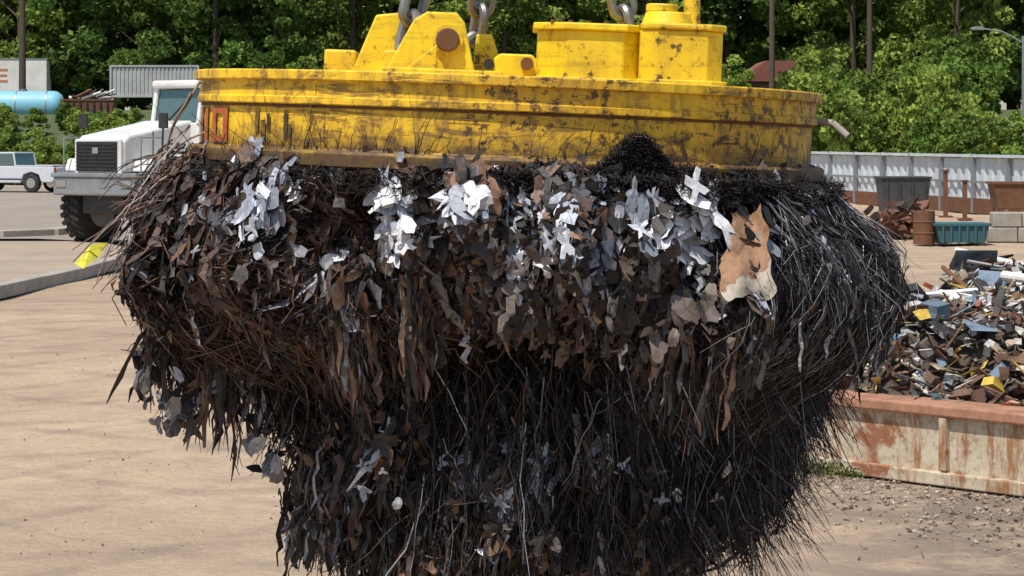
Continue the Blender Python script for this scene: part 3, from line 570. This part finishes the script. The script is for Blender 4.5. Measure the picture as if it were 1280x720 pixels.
def flakes(name,Cn,Nn,size,col,met,M=16,lf=0.022,starf=0.45,bd=0.14):
    """flat sheet offcuts: plain polygons, and punched skeletons with pointed arms"""
    N=len(Cn); u=nrm(np.cross(Nn,np.array([0,0,1.0])+rng.normal(size=(N,3))*0.5)); v=np.cross(Nn,u)
    ang=np.linspace(0,2*math.pi,M,endpoint=False)[None,:]+rng.uniform(-0.10,0.10,(N,M))
    star=(rng.random((N,1))<starf); arms=rng.integers(3,6,(N,1)); ph=rng.uniform(0,6.28,(N,1))
    sp=np.abs(np.cos(arms*0.5*(ang)+ph)); pointy=0.38+0.9*sp**2.2
    kq=rng.integers(4,7,(N,1)); sect=2*math.pi/kq; am=np.mod(ang+ph,sect)-sect/2; poly=np.cos(sect/2)/np.cos(am)*1.05*rng.uniform(0.86,1.08,(N,M))
    rr=np.where(star,pointy*rng.uniform(0.85,1.12,(N,M)),poly)*size[:,None]
    asp=rng.uniform(0.45,0.9,(N,1)); bend=rng.normal(size=(N,1))*bd
    X_=rr*np.cos(ang)*asp; Y_=rr*np.sin(ang)*1.15; lift=rng.normal(size=(N,M))*size[:,None]*lf+bend*(Y_**2)/size[:,None]
    R=Cn[:,None]+u[:,None]*X_[...,None]+v[:,None]*Y_[...,None]+Nn[:,None]*lift[...,None]
    V=np.concatenate([Cn[:,None],R],1); base=np.arange(N)[:,None]*(M+1); i=np.arange(M)[None,:]
    Fq=np.stack([base+0*i,base+1+i,base+1+(i+1)%M],-1).reshape(-1,3)
    return mesh_np(name,V,Fq,M_scrap,LD,np.repeat(col,M,0),np.repeat(met,M))
RUST=np.array([(0.095,0.048,0.030),(0.15,0.080,0.048),(0.06,0.035,0.025),(0.21,0.135,0.09),(0.045,0.030,0.024),(0.10,0.068,0.052)])
DARK=np.array([(0.018,0.017,0.017),(0.03,0.028,0.028),(0.012,0.011,0.011),(0.055,0.050,0.048)])
STEEL=np.array([(0.38,0.40,0.44),(0.25,0.26,0.29),(0.50,0.51,0.55),(0.15,0.15,0.16)])
STM=0.55
def pick(n,w_,x=None):
    w_=np.array(w_,float); Wt=np.tile(w_,(n,1))
    if x is not None: Wt[:,0]*=np.clip(0.72-0.72*x,0.10,1.6); Wt[:,2]*=np.clip(0.9+0.5*x,0.4,1.2)
    Wt/=Wt.sum(1,keepdims=True); cs=np.cumsum(Wt,1); k=(rng.random((n,1))>cs).sum(1).clip(0,2); out=np.zeros((n,3)); met=np.zeros(n)
    for j,(pal,mm) in enumerate(((RUST,0.1),(DARK,0.3),(STEEL,STM))):
        s=k==j; out[s]=pal[rng.integers(0,len(pal),s.sum())]*rng.uniform(0.65,1.35,(s.sum(),1)); met[s]=mm
    return out,met
def patch(th,a,s=1.0,o=0.0):
    return (np.sin(th*7.3*s+a*5+o)+np.sin(th*13.7*s-a*9+1.3+o)+0.8*np.sin(th*23.1*s+a*14+o*2)+0.6*np.sin(a*16-th*3))/3.4
def thin(th,a,lo,th_bias=0.0): 
    return rng.random(len(th))<np.clip(lo+(patch(th,a)+0.35+th_bias)*1.6,lo,1)
def merid(n,K,a0,a1,l0,l1,th0,th1,off0,off1,tip,drift=0.04,wig=0.006,lo=0.12,rf=None,clump=0.0):
    th=rng.uniform(th0,th1,n); a=rng.uniform(a0,a1,n); kp=thin(th,a,lo)
    if rf is not None: kp&=rng.random(n)<np.where(np.cos(th)>0.55,rf,1.0)
    th=th[kp][:,None]; a=a[kp][:,None]; n=len(th); L=rng.uniform(l0,l1,n)[:,None]; k=np.linspace(0,1,K)[None,:]
    A_=a+L*k; TH=th+rng.normal(size=(n,1))*drift*k+np.sin(k*5+rng.uniform(0,6,(n,1)))*rng.normal(size=(n,1))*0.01+clump*0.05*np.sin(th*31)*k
    OFF=rng.uniform(off0,off1,(n,1))+k**2*rng.uniform(-0.3,1,(n,1))*tip
    return surf(np.clip(A_,0,AT-0.02),TH,OFF)+rng.normal(size=(n,K,3))*wig, th[:,0]
pi=math.pi
def cl(x,y,s=9.0,o=0.0): return (np.sin(x*s+y*s*0.6+o)+np.sin(x*s*1.9-y*s*1.3+2+o)+0.7*np.sin(x*s*3.7+y*s*2.9+1))/2.7
tn,an=np.meshgrid(np.linspace(0,2*pi,181)[:-1],np.linspace(0.0,AT-0.005,60)); Cc=surf(an,tn,-0.12*np.ones_like(tn))
Cc=Cc+rng.normal(size=Cc.shape)*0.012; Cc[...,2]=np.maximum(Cc[...,2],-1.00)
ii=np.arange(tn.size).reshape(tn.shape); i2=np.roll(ii,-1,axis=1)
mesh_np('void_core',Cc,np.stack([ii[:-1],i2[:-1],i2[1:],ii[1:]],-1).reshape(-1,4),mat('void_black',(0.010,0.009,0.009),0.95,0.0,0.6,(0.02,0.013,0.010),9,False),LD)  # filler body, near-black: shade of the gaps between strands put into its colour
def addw(name,n,K,a0,a1,l0,l1,t0,t1,o0,o1,tip,dr,wg,r0,r1,wts,lo=0.12,clump=1.0):
    P,th=merid(n,K,a0,a1,l0,l1,t0,t1,o0,o1,tip,dr,wg,lo,None,clump); n=len(th); c,m=pick(n,wts,np.cos(th)); tubes(name,P,rng.uniform(r0,r1,n),c,m)
addw('inner_wires',2600,6,0.0,1.5,0.12,0.30,-pi,pi,-0.12,-0.07,0.03,0.10,0.008,0.0014,0.0036,(2,8,0.1),1.0)
addw('outer_wires',5000,7,0.0,0.50,0.12,0.40,-pi,pi,-0.06,0.02,0.05,0.09,0.008,0.0014,0.0038,(6,4,0.7))
addw('bristle_wires',8000,9,0.0,0.80,0.25,0.6,-0.95,0.9,-0.07,0.03,0.07,0.12,0.005,0.0010,0.0026,(0.4,8,2.4),0.4)  # steel-coloured share paints pale highlights among the black wires
addw('rusty_twigs',2200,7,0.02,0.6,0.1,0.36,pi-0.9,pi+1.2,-0.05,0.03,0.09,0.22,0.012,0.0020,0.0058,(9,2,0.4),0.35)
addw('under_wires',2800,6,0.55,1.15,0.12,0.3,-pi,pi,-0.08,0.02,0.04,0.09,0.008,0.0013,0.0036,(0.7,9,0.1))  # mostly dark palette: shade below the overhang is put into the wire colours
# core hanging strands
n=9000; th=rng.uniform(-pi,pi,n); r0=0.69*np.sqrt(rng.random(n)); z0_=rng.uniform(-1.02,-0.5,n); K=7; k=np.linspace(0,1,K)[None,:]
L=rng.uniform(0.12,0.50,n)[:,None]; right=np.cos(th)
spl=(0.02+0.32*np.clip(right,0,1))*(r0/0.70); spl=(spl+rng.normal(size=n)*0.14)[:,None]
rr=(r0*(1+0.14*right))[:,None]+spl*L*(k**1.4)
rr=rr*(1+0.07*cl(th*3,z0_*0,3.0))[:,None]; zz=z0_[:,None]-L*k*(1-0.15*np.abs(spl))
TH=th[:,None]+rng.normal(size=(n,1))*0.18*k+0.05*np.sin(th*27)[:,None]*k
P=np.stack([rr*np.cos(TH),rr*np.sin(TH),zz],-1)+rng.normal(size=(n,K,3))*0.007
x0=P[:,:1,0];y0=P[:,:1,1]
def floorz(x,y): return -1.25+0.17*cl(x,y*0.35,8.0)+0.07*cl(x,y,21)+0.62*np.clip(x-0.44,0,1)+0.9*np.clip(-x-0.62,0,1)
fl_=floorz(x0,y0)+rng.normal(size=(n,1))*0.06
P[...,2]=np.maximum(P[...,2],fl_+0.03*(1-k)); ok=P[:,0,2]-P[:,-1,2]>0.05; P=P[ok]; n=len(P)
c,m=pick(n,(1.8,7,0.6),P[:,0,0]); tubes('hanging_strands',P,rng.uniform(0.0016,0.0042,n),c,m)
# splayed needles (right, lower)
n=2600; th=rng.uniform(-1.15,0.6,n); a=rng.uniform(0.65,1.35,n); p0=surf(a,th,-0.03*np.ones(n)); rad_=np.stack([np.cos(th),np.sin(th),0*th],-1)
dr=nrm(rad_*rng.uniform(0.0,0.9,(n,1))+np.array([0,0,-1.0])+rng.normal(size=(n,3))*0.33); L=rng.uniform(0.06,0.30,n)
k=np.linspace(0,1,6); P=p0[:,None]+dr[:,None]*(L[:,None]*k)[...,None]; P[...,2]-=(k**2*0.03)
c,m=pick(n,(0.6,8,0.8)); tubes('splayed_needles',P,rng.uniform(0.0013,0.003,n),c,m)
def rib(name,n,a0,a1,l0,l1,t0,t1,o0,o1,tip,w0,w1,wts,K=8,tw=0.5,lo=0.08,rf=0.2):
    P,th=merid(n,K,a0,a1,l0,l1,t0,t1,o0,o1,tip,0.08,0.005,lo,rf,1.0); n=len(th); side=np.stack([-np.sin(th),np.cos(th),0*th],-1)+rng.normal(size=(n,3))*tw
    c,m=pick(n,wts,np.cos(th)); ribbons(name,P,np.repeat(side[:,None],K,1)+rng.normal(size=(n,K,3))*0.3,rng.uniform(w0,w1,n),c,m)
rib('sheet_strips',4800,0.0,0.45,0.07,0.26,-pi,pi,-0.04,0.04,0.04,0.003,0.011,(6,3.2,1.7))
rib('wide_strips',850,0.03,0.42,0.07,0.22,-pi+0.25,-0.9,0.01,0.06,0.03,0.009,0.024,(5,3.5,2.4),9,0.4)
rib('left_strips',900,0.0,0.5,0.1,0.28,pi-0.6,pi+1.0,-0.05,0.03,0.07,0.004,0.012,(8,3,0.5),8,0.5,0.25)
rib('lower_strips',2800,1.0,1.7,0.06,0.22,-pi,pi,-0.04,0.06,0.06,0.003,0.014,(3.5,6,1.5),7,0.5,0.1,0.5)
rib('under_strips',700,0.55,1.1,0.08,0.2,-pi,pi,-0.06,0.02,0.03,0.003,0.012,(1.5,8,0.1))  # dark weights again, painting the void's shade into these strips
# fringe tatters under the overhang, grouped in clumps
n=4200; th=rng.uniform(-pi-0.3,0.1,n); g=cl(th*0.55,th*0.2,9,1.0); keep=rng.random(n)<(0.10+0.95*np.clip(g+0.3,0,1)); th=th[keep]; g=g[keep]; n=len(th)
a=rng.uniform(0.30,0.56,n); p0=surf(a,th,rng.uniform(-0.05,0.03,n)); L=rng.uniform(0.05,0.14,n)+0.32*np.clip(g,0,1)*rng.random(n); K=8; k=np.linspace(0,1,K)
inn=-np.stack([np.cos(th),np.sin(th),0*th],-1)
P=p0[:,None]+np.array([0,0,-1.0])*(L[:,None]*k)[...,None]+inn[:,None]*(rng.uniform(0,0.45,n)[:,None]*L[:,None]*k**1.5)[...,None]+rng.normal(size=(n,K,3))*0.006
c,m=pick(n,(5.5,5.0,1.3),np.cos(th)); side=np.stack([-np.sin(th),np.cos(th),0*th],-1)+rng.normal(size=(n,3))*0.6
ribbons('fringe_tatters',P,np.repeat(side[:,None],K,1)+rng.normal(size=(n,K,3))*0.3,rng.uniform(0.002,0.012,n),c,m)
# bottom ribbons in clumps
n=3000; th=rng.uniform(-pi,pi,n); r0=0.67*np.sqrt(rng.random(n)); K=7; k=np.linspace(0,1,K)[None,:]; L=rng.uniform(0.08,0.26,n)[:,None]
x0=(r0*np.cos(th))[:,None]; y0=(r0*np.sin(th))[:,None]; z0_=floorz(x0,y0)+rng.uniform(0.02,0.32,(n,1))
P=np.stack([x0*(1+0.12*L*k),y0*(1+0.12*L*k),z0_-L*k*0.8],-1)+rng.normal(size=(n,K,3))*0.007
c,m=pick(n,(3,6.0,1.0)); ribbons('bottom_strips',P,np.repeat(rng.normal(size=(n,1,3)),K,1),rng.uniform(0.003,0.013,n),c,m)
# left ragged lower skirt
n=1000; x0=rng.uniform(-1.08,-0.58,n)[:,None]; y0=rng.uniform(-0.35,0.3,n)[:,None]; K=7; k=np.linspace(0,1,K)[None,:]; g=cl(x0*2.2,y0*0.3); L=0.06+rng.uniform(0.0,0.34,(n,1))*np.clip(0.5+0.75*g,0.1,1.2)
P=np.stack([x0+0.06*k*rng.normal(size=(n,1)),y0+0*k,-0.52-0.22*(x0+1.1)-L*k],-1)+rng.normal(size=(n,K,3))*0.007
c,m=pick(n,(3.5,6,0.9)); ribbons('left_skirt',P,np.repeat(rng.normal(size=(n,1,3)),K,1),rng.uniform(0.003,0.011,n),c,m)
def fl(name,n,a0,a1,t0,t1,s0,s1,wts,o0=0.0,o1=0.05,tilt=0.5,rf=0.35,lo=0.2,starf=0.45):
    th=rng.uniform(t0,t1,n); a=rng.uniform(a0,a1,n); kp=thin(th,a,lo)&(rng.random(n)<np.where(np.cos(th)>0.5,rf,1)); th=th[kp];a=a[kp];n=len(th)
    p=surf(a,th,rng.uniform(o0,o1,n)); Nn=nrm(nrm(surf(a,th,0*a+0.2)-surf(a,th,0*a))+rng.normal(size=(n,3))*tilt)
    c,m=pick(n,wts,np.cos(th)); flakes(name,p,Nn,rng.uniform(s0,s1,n),c,m,starf=starf)
fl('stampings',2400,0.03,0.55,-pi,pi,0.008,0.028,(5,4,2.2))
fl('large_stampings',480,0.04,0.48,-pi+0.3,-0.85,0.026,0.050,(4,4,2.4),0.01,0.06,0.35,0.3,0.25)
fl('stampings_lower',1800,1.0,1.7,-pi,pi,0.008,0.030,(3,6,1.7),0.0,0.06,0.5,0.7)
fl('large_stampings_lower',190,1.05,1.7,-pi,0,0.022,0.044,(3,5,1.9),0.01,0.06,0.5,0.6)
fl('plates_left',110,0.1,0.7,pi-0.2,pi+0.9,0.02,0.04,(6,5,0.8))
def rz(z,th):
    wS=math.cos(th)**2; return float(np.interp(-z,-PRS[:,1],PRS[:,0]))*wS+float(np.interp(-z,-PRF[:,1],PRF[:,0]))*(1-wS)
def loc(px,py,off=0.06):
    z=-0.3;y=-1.0;th=-1.57
    for _ in range(8):
        d=8+y; x=(px-632)/F*d; z=H-(py-HY)/F*d-MC[2]+x*0.0384; r=rz(z,th)
        th=math.atan2(-math.sqrt(max(r*r-x*x,0.01)),x); r2=r*float(modr(np.array(th),np.array(z)))+off
        y=0.5*y-0.5*math.sqrt(max(r2*r2-x*x,0.02))
    return np.array([x,y,z])
def cluster(name,lst,col,met,tilt=0.3,up=0.2,o0=0.02,o1=0.07):
    Cn=[];sz=[]
    for px,py,sx,sy,n,s0,s1 in lst:
        for i in range(n):
            q=loc(px+random.gauss(0,sx),py+random.gauss(0,sy),random.uniform(o0,o1)); Cn.append(q); sz.append(random.uniform(s0,s1))
    Cn=np.array(Cn); n=len(Cn); rad_=Cn*np.array([1,1,0]); Nn=nrm(nrm(rad_)+np.array([0,0,up])+rng.normal(size=(n,3))*tilt)
    c=np.array(col)[rng.integers(0,len(col),n)]*rng.uniform(0.7,1.2,(n,1)); flakes(name,Cn,Nn,np.array(sz),np.clip(c,0,0.95),np.full(n,met))
SIL=[(0.44,0.47,0.54),(0.31,0.34,0.40),(0.56,0.58,0.62)]  # silver sheet metal; the bluish tint paints in a sky reflection
cluster('galvanised_offcuts',[(325,242,11,26,24,.025,.055),(345,222,6,8,3,.03,.05),(320,295,12,10,6,.015,.03),(405,272,7,9,6,.025,.04),(250,280,30,40,10,.012,.026),(490,244,9,10,10,.03,.055),(500,290,10,14,14,.02,.04),(575,255,10,14,10,.03,.06),(755,300,26,40,70,.015,.045),(735,245,12,14,14,.015,.035),(690,270,8,26,14,.012,.03),(665,243,8,8,7,.02,.035),(450,290,34,34,8,.015,.03),(620,300,34,30,12,.015,.03),(815,270,14,24,14,.02,.04)],SIL,0.4,0.24,0.25)
cluster('bright_tinplate',[(866,258,12,14,13,.04,.07),(874,300,15,14,13,.035,.065),(845,285,12,18,10,.03,.05),(505,290,8,8,6,.02,.04),(370,245,5,9,5,.02,.035),(598,245,5,8,5,.02,.045),(488,245,6,6,3,.03,.045)],[(0.76,0.76,0.76),(0.68,0.69,0.71)],0.12,0.14,0.42,0.06,0.10)
cluster('dull_offcuts',[(870,380,16,14,14,.025,.05),(830,420,24,16,14,.02,.045),(545,400,14,20,16,.025,.05),(640,360,50,26,34,.015,.04),(790,370,30,26,26,.015,.04),(450,330,40,30,32,.015,.035),(340,340,30,20,18,.015,.035),(700,420,40,20,14,.015,.035)],[(0.18,0.145,0.12),(0.10,0.090,0.085),(0.25,0.205,0.175)],0.3)
cluster('lower_offcuts',[(650,600,34,22,34,.015,.045),(605,620,10,14,7,.04,.06),(690,590,12,20,14,.02,.04),(455,600,14,16,8,.015,.035),(760,585,12,14,9,.015,.035),(520,640,34,24,10,.012,.03),(820,600,30,30,6,.012,.03)],SIL,0.4,0.35,0.3,0.0,0.05)
Cn=[];sz=[]
for px,py,sx,sy,n,s0,s1 in [(240,530,14,10,10,.025,.05),(222,515,14,10,12,.02,.04),(350,590,12,12,10,.02,.045),(240,562,6,3,1,.03,.03),(200,480,12,14,14,.02,.04),(300,500,24,14,16,.02,.04),(930,650,14,12,7,.015,.03),(345,560,12,16,10,.02,.035),(400,650,12,24,12,.02,.04)]:
    for i in range(n): Cn.append(np.array(W(px+random.gauss(0,sx),py+random.gauss(0,sy),7.75+random.uniform(-.08,.15)))-np.array(MC)); sz.append(random.uniform(s0,s1))
Cn=np.array(Cn); n=len(Cn); c=np.array([(0.22,0.22,0.23),(0.07,0.06,0.055),(0.38,0.40,0.44),(0.04,0.036,0.036)])[rng.integers(0,4,n)]
flakes('edge_plates',Cn,nrm(np.array([0,-1,0.2])+rng.normal(size=(n,3))*0.5),np.array(sz),c,np.full(n,0.4))
P=[]
for q in Cn:
    for _ in range(3):
        top=np.array([q[0]+0.12*np.sign(-q[0])*random.uniform(0,1),q[1]+0.05,q[2]+random.uniform(0.12,0.3)]); t_=np.linspace(0,1,6)[:,None]; P.append(top*(1-t_)+(q+rng.normal(size=3)*0.012)*t_+rng.normal(size=(6,3))*0.004)
P=np.array(P); c,m=pick(len(P),(3,6,0.5)); tubes('carrier_wires',P,rng.uniform(0.002,0.004,len(P)),c,m)
P=[]
for px,py in [(728+random.gauss(0,20),random.uniform(230,330)) for _ in range(26)]+[(620+random.gauss(0,2),230+i*12) for i in range(6)]+[(680+random.gauss(0,10),random.uniform(250,340)) for _ in range(14)]+[(random.uniform(300,350),random.uniform(220,280)) for _ in range(12)]+[(random.uniform(400,900),random.uniform(230,400)) for _ in range(50)]:
    l=random.uniform(25,65); sl_=random.gauss(0,0.12); P.append([loc(px+sl_*l*t_,py+l*t_,0.04) for t_ in np.linspace(0,1,6)])
P=np.array(P); n=len(P); ribbons('silver_slivers',P,np.repeat(rng.normal(size=(n,1,3))*0.4+np.array([1,0,0]),6,1),rng.uniform(0.0015,0.006,n),np.array(SIL)[rng.integers(0,3,n)],np.full(n,0.5))
def crumple(name,px0,py0,px1,py1,colt,colb,amp,off=0.07,tap=0.0):
    nu,nv=16,20; g=[]; cc=[]
    for j in range(nv):
        for i in range(nu):
            u=i/(nu-1); v=j/(nv-1); wd=1-tap*(1-v)**1.3-0.25*tap*max(0,v-0.8)*5
            px=px0+(px1-px0)*(0.45+(u-0.45)*wd+0.05*math.sin(v*7)+0.035*math.sin(v*19+u*2)+0.10*(v-0.5)); py=py0+(py1-py0)*(v+0.10*(u-0.5)*math.sin(u*4)+0.035*math.sin(u*11)+0.02*math.sin(u*23))
            q=loc(px,py,off); q=q+np.array([0,-1,0])*amp*(math.sin(u*5+v*3)+0.6*math.sin(v*11-u*4)+random.gauss(0,0.25)); g.append(q)
    for j in range(nv-1):
        for i in range(nu-1):
            t_=1.0 if (j/(nv-1)+0.25*i/(nu-1))>0.86 else 0.0; cc.append(np.array(colt)*(1-t_)+np.array(colb)*t_)
    ii=np.arange(nu*nv).reshape(nv,nu); Fq=np.stack([ii[:-1,:-1],ii[:-1,1:],ii[1:,1:],ii[1:,:-1]],-1).reshape(-1,4)
    mesh_np(name,np.array(g),Fq,M_scrap,LD,np.array(cc),np.zeros(len(Fq)),smooth=True)
crumple('crumpled_rusty_plate',903,264,974,374,(0.29,0.165,0.09),(0.42,0.37,0.30),0.011,0.06,0.5)
crumple('crumpled_rust_sheet',520,385,566,460,(0.16,0.125,0.10),(0.14,0.11,0.09),0.010,0.07,0.3)
q=[W(98,350,7.9),W(118,326,7.9),W(138,322,7.95),W(130,338,7.9),W(110,356,7.85)]
q=[np.array(a_)-np.array(MC) for a_ in q]; mesh_np('yellow_tag',np.array(q),np.array([[0,1,4],[1,3,4],[1,2,3]]),M_scrap,LD,np.tile((0.62,0.60,0.05),(3,1)),np.zeros(3))
def stray(name,lst,r0,r1,col=None,wts=(6,3,1),amp=0.05):
    P=[]
    for (ax,ay,bx,by) in lst:
        a_=np.array(W(ax,ay,7.75))-np.array(MC); b_=np.array(W(bx,by,7.7+random.uniform(-.2,.3)))-np.array(MC); t_=np.linspace(0,1,8)[:,None]
        P.append(a_*(1-t_)+b_*t_+np.sin(t_*3.14)*np.array([-0.02,-0.05,random.uniform(-.5,1)*amp])+rng.normal(size=(8,3))*0.003)
    P=np.array(P); n=len(P); c,m=pick(n,wts)
    if col is not None: c=np.array(col)[rng.integers(0,len(col),n)]; m=np.full(n,0.1)
    tubes(name,P,rng.uniform(r0,r1,n),c,m)
stray('stray_wires',[(random.uniform(200,290),random.uniform(190,300),random.uniform(122,215),random.uniform(220,400)) for _ in range(90)],0.002,0.0045)
stray('rusty_rods',[(246,118,178,300),(252,190,98,348),(240,215,120,325),(215,190,150,305),(236,172,126,372),(230,250,93,335),(260,300,140,375),(226,180,168,360),(215,300,150,330),(238,132,205,250),(255,180,150,240)],0.0035,0.0065,[(0.24,0.17,0.12),(0.16,0.10,0.065),(0.32,0.28,0.24)],amp=0.02)
P=[]
for i in range(150):
    px=random.uniform(300,1000) if i<80 else random.uniform(255,520); py=random.uniform(190,235); a_=loc(px,py,0.0); L_=random.uniform(0.04,0.14) if i<80 else random.uniform(0.08,0.24); d_=np.array([random.gauss(0,0.5),-0.15,random.uniform(0.4,1)]); d_/=np.linalg.norm(d_)
    t_=np.linspace(0,1,6)[:,None]; P.append(a_+d_*L_*t_+np.array([random.gauss(0,.03),0,0])*t_**2+rng.normal(size=(6,3))*0.003)
P=np.array(P); c,m=pick(150,(7,3,0.5)); tubes('upright_twigs',P,rng.uniform(0.0010,0.0024,150),c,m)
# black filings fuzz on the rim + mound
nA,nB,nC=8000,4500,2500
phi=np.concatenate([rng.uniform(-1.62,-0.62,nA),rng.normal(-1.19,0.075,nB),rng.uniform(-pi,-0.1,nC)])
zt=np.concatenate([rng.uniform(-0.13,0.02,nA)*(0.6+0.4*np.sin(phi[:nA]*17))+0.02*np.clip(np.sin(phi[:nA]*29),0,1),0.0+0.115*rng.random(nB)*np.exp(-((phi[nA:nA+nB]+1.19)/0.09)**2),rng.uniform(-0.08,-0.01,nC)])
r_=1.01+np.where(zt<0,rng.uniform(0,0.07,len(zt)),rng.uniform(-0.02,0.02,len(zt)))
p0=np.stack([r_*np.cos(phi),r_*np.sin(phi),zt],-1); rad_=np.stack([np.cos(phi),np.sin(phi),0*phi],-1); n=len(phi); dr=nrm(rad_*1.0+rng.normal(size=(n,3))*0.6+np.array([0,0,0.1])); L=rng.uniform(0.008,0.030,n)
k=np.linspace(0,1,3); P=p0[:,None]-dr[:,None]*0.02+dr[:,None]*((L+0.02)[:,None]*k)[...,None]; c,m=pick(n,(0.8,8,0.0)); tubes('iron_filings',P,rng.uniform(0.0015,0.004,n),c*0.5,m*0.5)
fl('rim_shards',260,0.0,0.06,-pi,-0.1,0.010,0.026,(6,4,0.6),0.0,0.03,0.8,1.0)
print('done')
